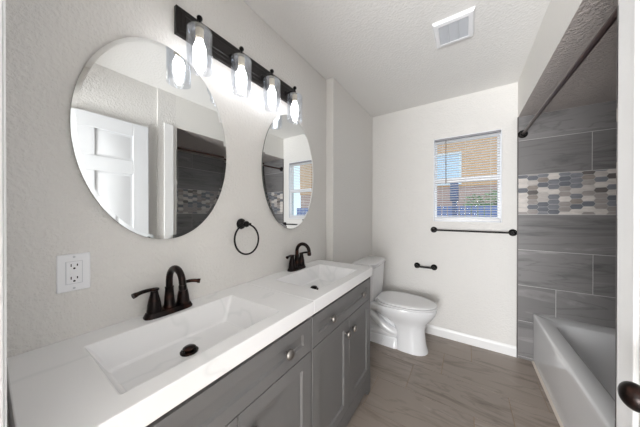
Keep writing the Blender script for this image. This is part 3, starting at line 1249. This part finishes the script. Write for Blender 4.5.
bm = B()
loft(bm, [[(TX0 + 0.0035, yy, 0.0), (TX0 - 0.010, yy, 0.0), (TX0 - 0.008, yy, 0.006), (TX0 + 0.0035, yy, 0.014)] for yy in (TY0 + 0.002, TY1 - 0.003)])
obj('caulk_bead', bm, M['caulk'], tub)

# ================================================================== TOILET
TYC = 2.235
to = thing('toilet', (0.45, TYC, 0.0), 'white two-piece toilet between the vanity and the window wall', 'toilet')


def egg(xb, xf, hw, z, n=40, eb=3.0, ef=2.0, mid=0.45, tilt=0.0):
    xm = xb + (xf - xb) * mid
    pts = []
    for k in range(n):
        an = 2 * math.pi * k / n
        c, s = math.cos(an), math.sin(an)
        e_ = ef if c >= 0 else eb
        a = (xf - xm) if c >= 0 else (xm - xb)
        X = xm + a * math.copysign(abs(c) ** (2 / e_), c)
        Y = hw * math.copysign(abs(s) ** (2 / (e_ if c < 0 else 2.1)), s)
        pts.append((X, TYC + Y, z + tilt * (X - xb)))
    return pts


bm = B()
loft(bm, [egg(0.455, 0.738, 0.112, 0.0, eb=4, ef=2.6), egg(0.455, 0.735, 0.110, 0.02, eb=4, ef=2.6), egg(0.462, 0.722, 0.100, 0.06, eb=4, ef=2.5),
          egg(0.462, 0.712, 0.094, 0.16, eb=4, ef=2.4), egg(0.440, 0.712, 0.096, 0.215, eb=3.5), egg(0.36, 0.728, 0.115, 0.262),
          egg(0.27, 0.765, 0.148, 0.305), egg(0.20, 0.795, 0.172, 0.350), egg(0.175, 0.805, 0.179, 0.380), egg(0.175, 0.806, 0.180, 0.398),
          egg(0.18, 0.802, 0.177, 0.405)])
obj('bowl', bm, M['porcelain'], to, smooth=True, angle=60)
bm = B()
loft(bm, [rrect_xy(0.082, 0.34, TYC - 0.150, TYC + 0.150, 0.335, 0.05), rrect_xy(0.078, 0.35, TYC - 0.172, TYC + 0.172, 0.365, 0.06),
          rrect_xy(0.078, 0.35, TYC - 0.175, TYC + 0.175, 0.397, 0.06), rrect_xy(0.082, 0.345, TYC - 0.17, TYC + 0.17, 0.404, 0.06)])
obj('tank_deck', bm, M['porcelain'], to, smooth=True, angle=50)
bm = B()
loft(bm, [rrect_xy(0.10, 0.50, TYC - 0.112, TYC + 0.112, 0.0, 0.05), rrect_xy(0.10, 0.50, TYC - 0.110, TYC + 0.110, 0.02, 0.05),
          rrect_xy(0.105, 0.50, TYC - 0.098, TYC + 0.098, 0.040, 0.05), rrect_xy(0.105, 0.50, TYC - 0.092, TYC + 0.092, 0.075, 0.05),
          rrect_xy(0.12, 0.49, TYC - 0.060, TYC + 0.060, 0.095, 0.05)])
obj('foot', bm, M['porcelain'], to, smooth=True, angle=50)
bm = B()   # the trapway bulging out of both sides
for s in (-1, 1):
    pts = smooth_path([(0.16, TYC + s * 0.050, 0.345), (0.205, TYC + s * 0.056, 0.285), (0.30, TYC + s * 0.060, 0.205), (0.40, TYC + s * 0.058, 0.150),
                       (0.49, TYC + s * 0.045, 0.125)], 6)
    tube(bm, pts, [0.036 + 0.008 * math.sin(math.pi * i / (len(pts) - 1)) for i in range(len(pts))], 18)
    pts = smooth_path([(0.47, TYC + s * 0.050, 0.115), (0.38, TYC + s * 0.054, 0.110), (0.29, TYC + s * 0.054, 0.108), (0.20, TYC + s * 0.050, 0.085), (0.15, TYC + s * 0.045, 0.05)], 6)
    tube(bm, pts, 0.036, 16)
    pts = smooth_path([(0.12, TYC + s * 0.055, 0.30), (0.14, TYC + s * 0.058, 0.2), (0.15, TYC + s * 0.06, 0.06)], 5)
    tube(bm, pts, 0.036, 16)
add_box(bm, 0.11, 0.47, TYC - 0.045, TYC + 0.045, 0.05, 0.34)
obj('trapway', bm, M['porcelain'], to, smooth=True, angle=60)
for s in (-1, 1):
    bm = B()
    lathe(bm, [(0.013, 0.0), (0.013, 0.006), (0.011, 0.014), (0.006, 0.019), (0.0003, 0.020)], (0.345, TYC + s * 0.100, 0.036), (0, 0, 1), 18)
    obj('bolt_cap', bm, M['porcelain'], to, smooth=True, angle=50)
bm = B()
loft(bm, [rrect_xy(0.100, 0.262, TYC - 0.166, TYC + 0.166, 0.4045, 0.05), rrect_xy(0.094, 0.270, TYC - 0.176, TYC + 0.176, 0.425, 0.05),
          rrect_xy(0.090, 0.276, TYC - 0.186, TYC + 0.186, 0.55, 0.045), rrect_xy(0.084, 0.282, TYC - 0.199, TYC + 0.199, 0.748, 0.04)])
obj('tank', bm, M['porcelain'], to, smooth=True, angle=50)


def octa(d, z, y0=TYC - 0.213, y1=TYC + 0.213, x0=0.080, x1=0.300, c=0.050):
    return [(x0 + d, y0 + d, z), (x1 - d - c, y0 + d, z), (x1 - d - 0.010, y0 + d + c * 0.78, z), (x1 - d, y0 + d + c * 1.2, z),
            (x1 - d, y1 - d - c * 1.2, z), (x1 - d - 0.010, y1 - d - c * 0.78, z), (x1 - d - c, y1 - d, z), (x0 + d, y1 - d, z)]


bm = B()
loft(bm, [octa(0.006, 0.745), octa(0.0, 0.753), octa(0.0, 0.776), octa(0.006, 0.786), octa(0.020, 0.789)])
obj('tank_lid', bm, M['porcelain'], to, smooth=True, angle=28)
bm = B()
loft(bm, [egg(0.29, 0.785, 0.160, 0.4055), egg(0.285, 0.788, 0.163, 0.409), egg(0.268, 0.808, 0.180, 0.4115), egg(0.265, 0.811, 0.182, 0.4145), egg(0.265, 0.811, 0.182, 0.4225), egg(0.27, 0.806, 0.178, 0.4255), egg(0.29, 0.785, 0.160, 0.4260)])
obj('seat', bm, M['seat'], to, smooth=True, angle=30)
bm = B()
loft(bm, [egg(0.30, 0.780, 0.156, 0.4262), egg(0.30, 0.780, 0.156, 0.4315), egg(0.285, 0.808, 0.180, 0.4320), egg(0.28, 0.812, 0.183, 0.4345), egg(0.28, 0.812, 0.183, 0.4440), egg(0.288, 0.803, 0.176, 0.4485),
          egg(0.32, 0.760, 0.145, 0.4515), egg(0.40, 0.66, 0.08, 0.4530)])
obj('seat_lid', bm, M['seat'], to, smooth=True, angle=30)
for s in (-1, 1):
    bm = B()
    lathe(bm, [(0.014, -0.03), (0.016, -0.027), (0.016, 0.027), (0.014, 0.03)], (0.285, TYC + s * 0.075, 0.424), (0, 1, 0), 16)
    obj('seat_hinge', bm, M['seat'], to, smooth=True, angle=50)
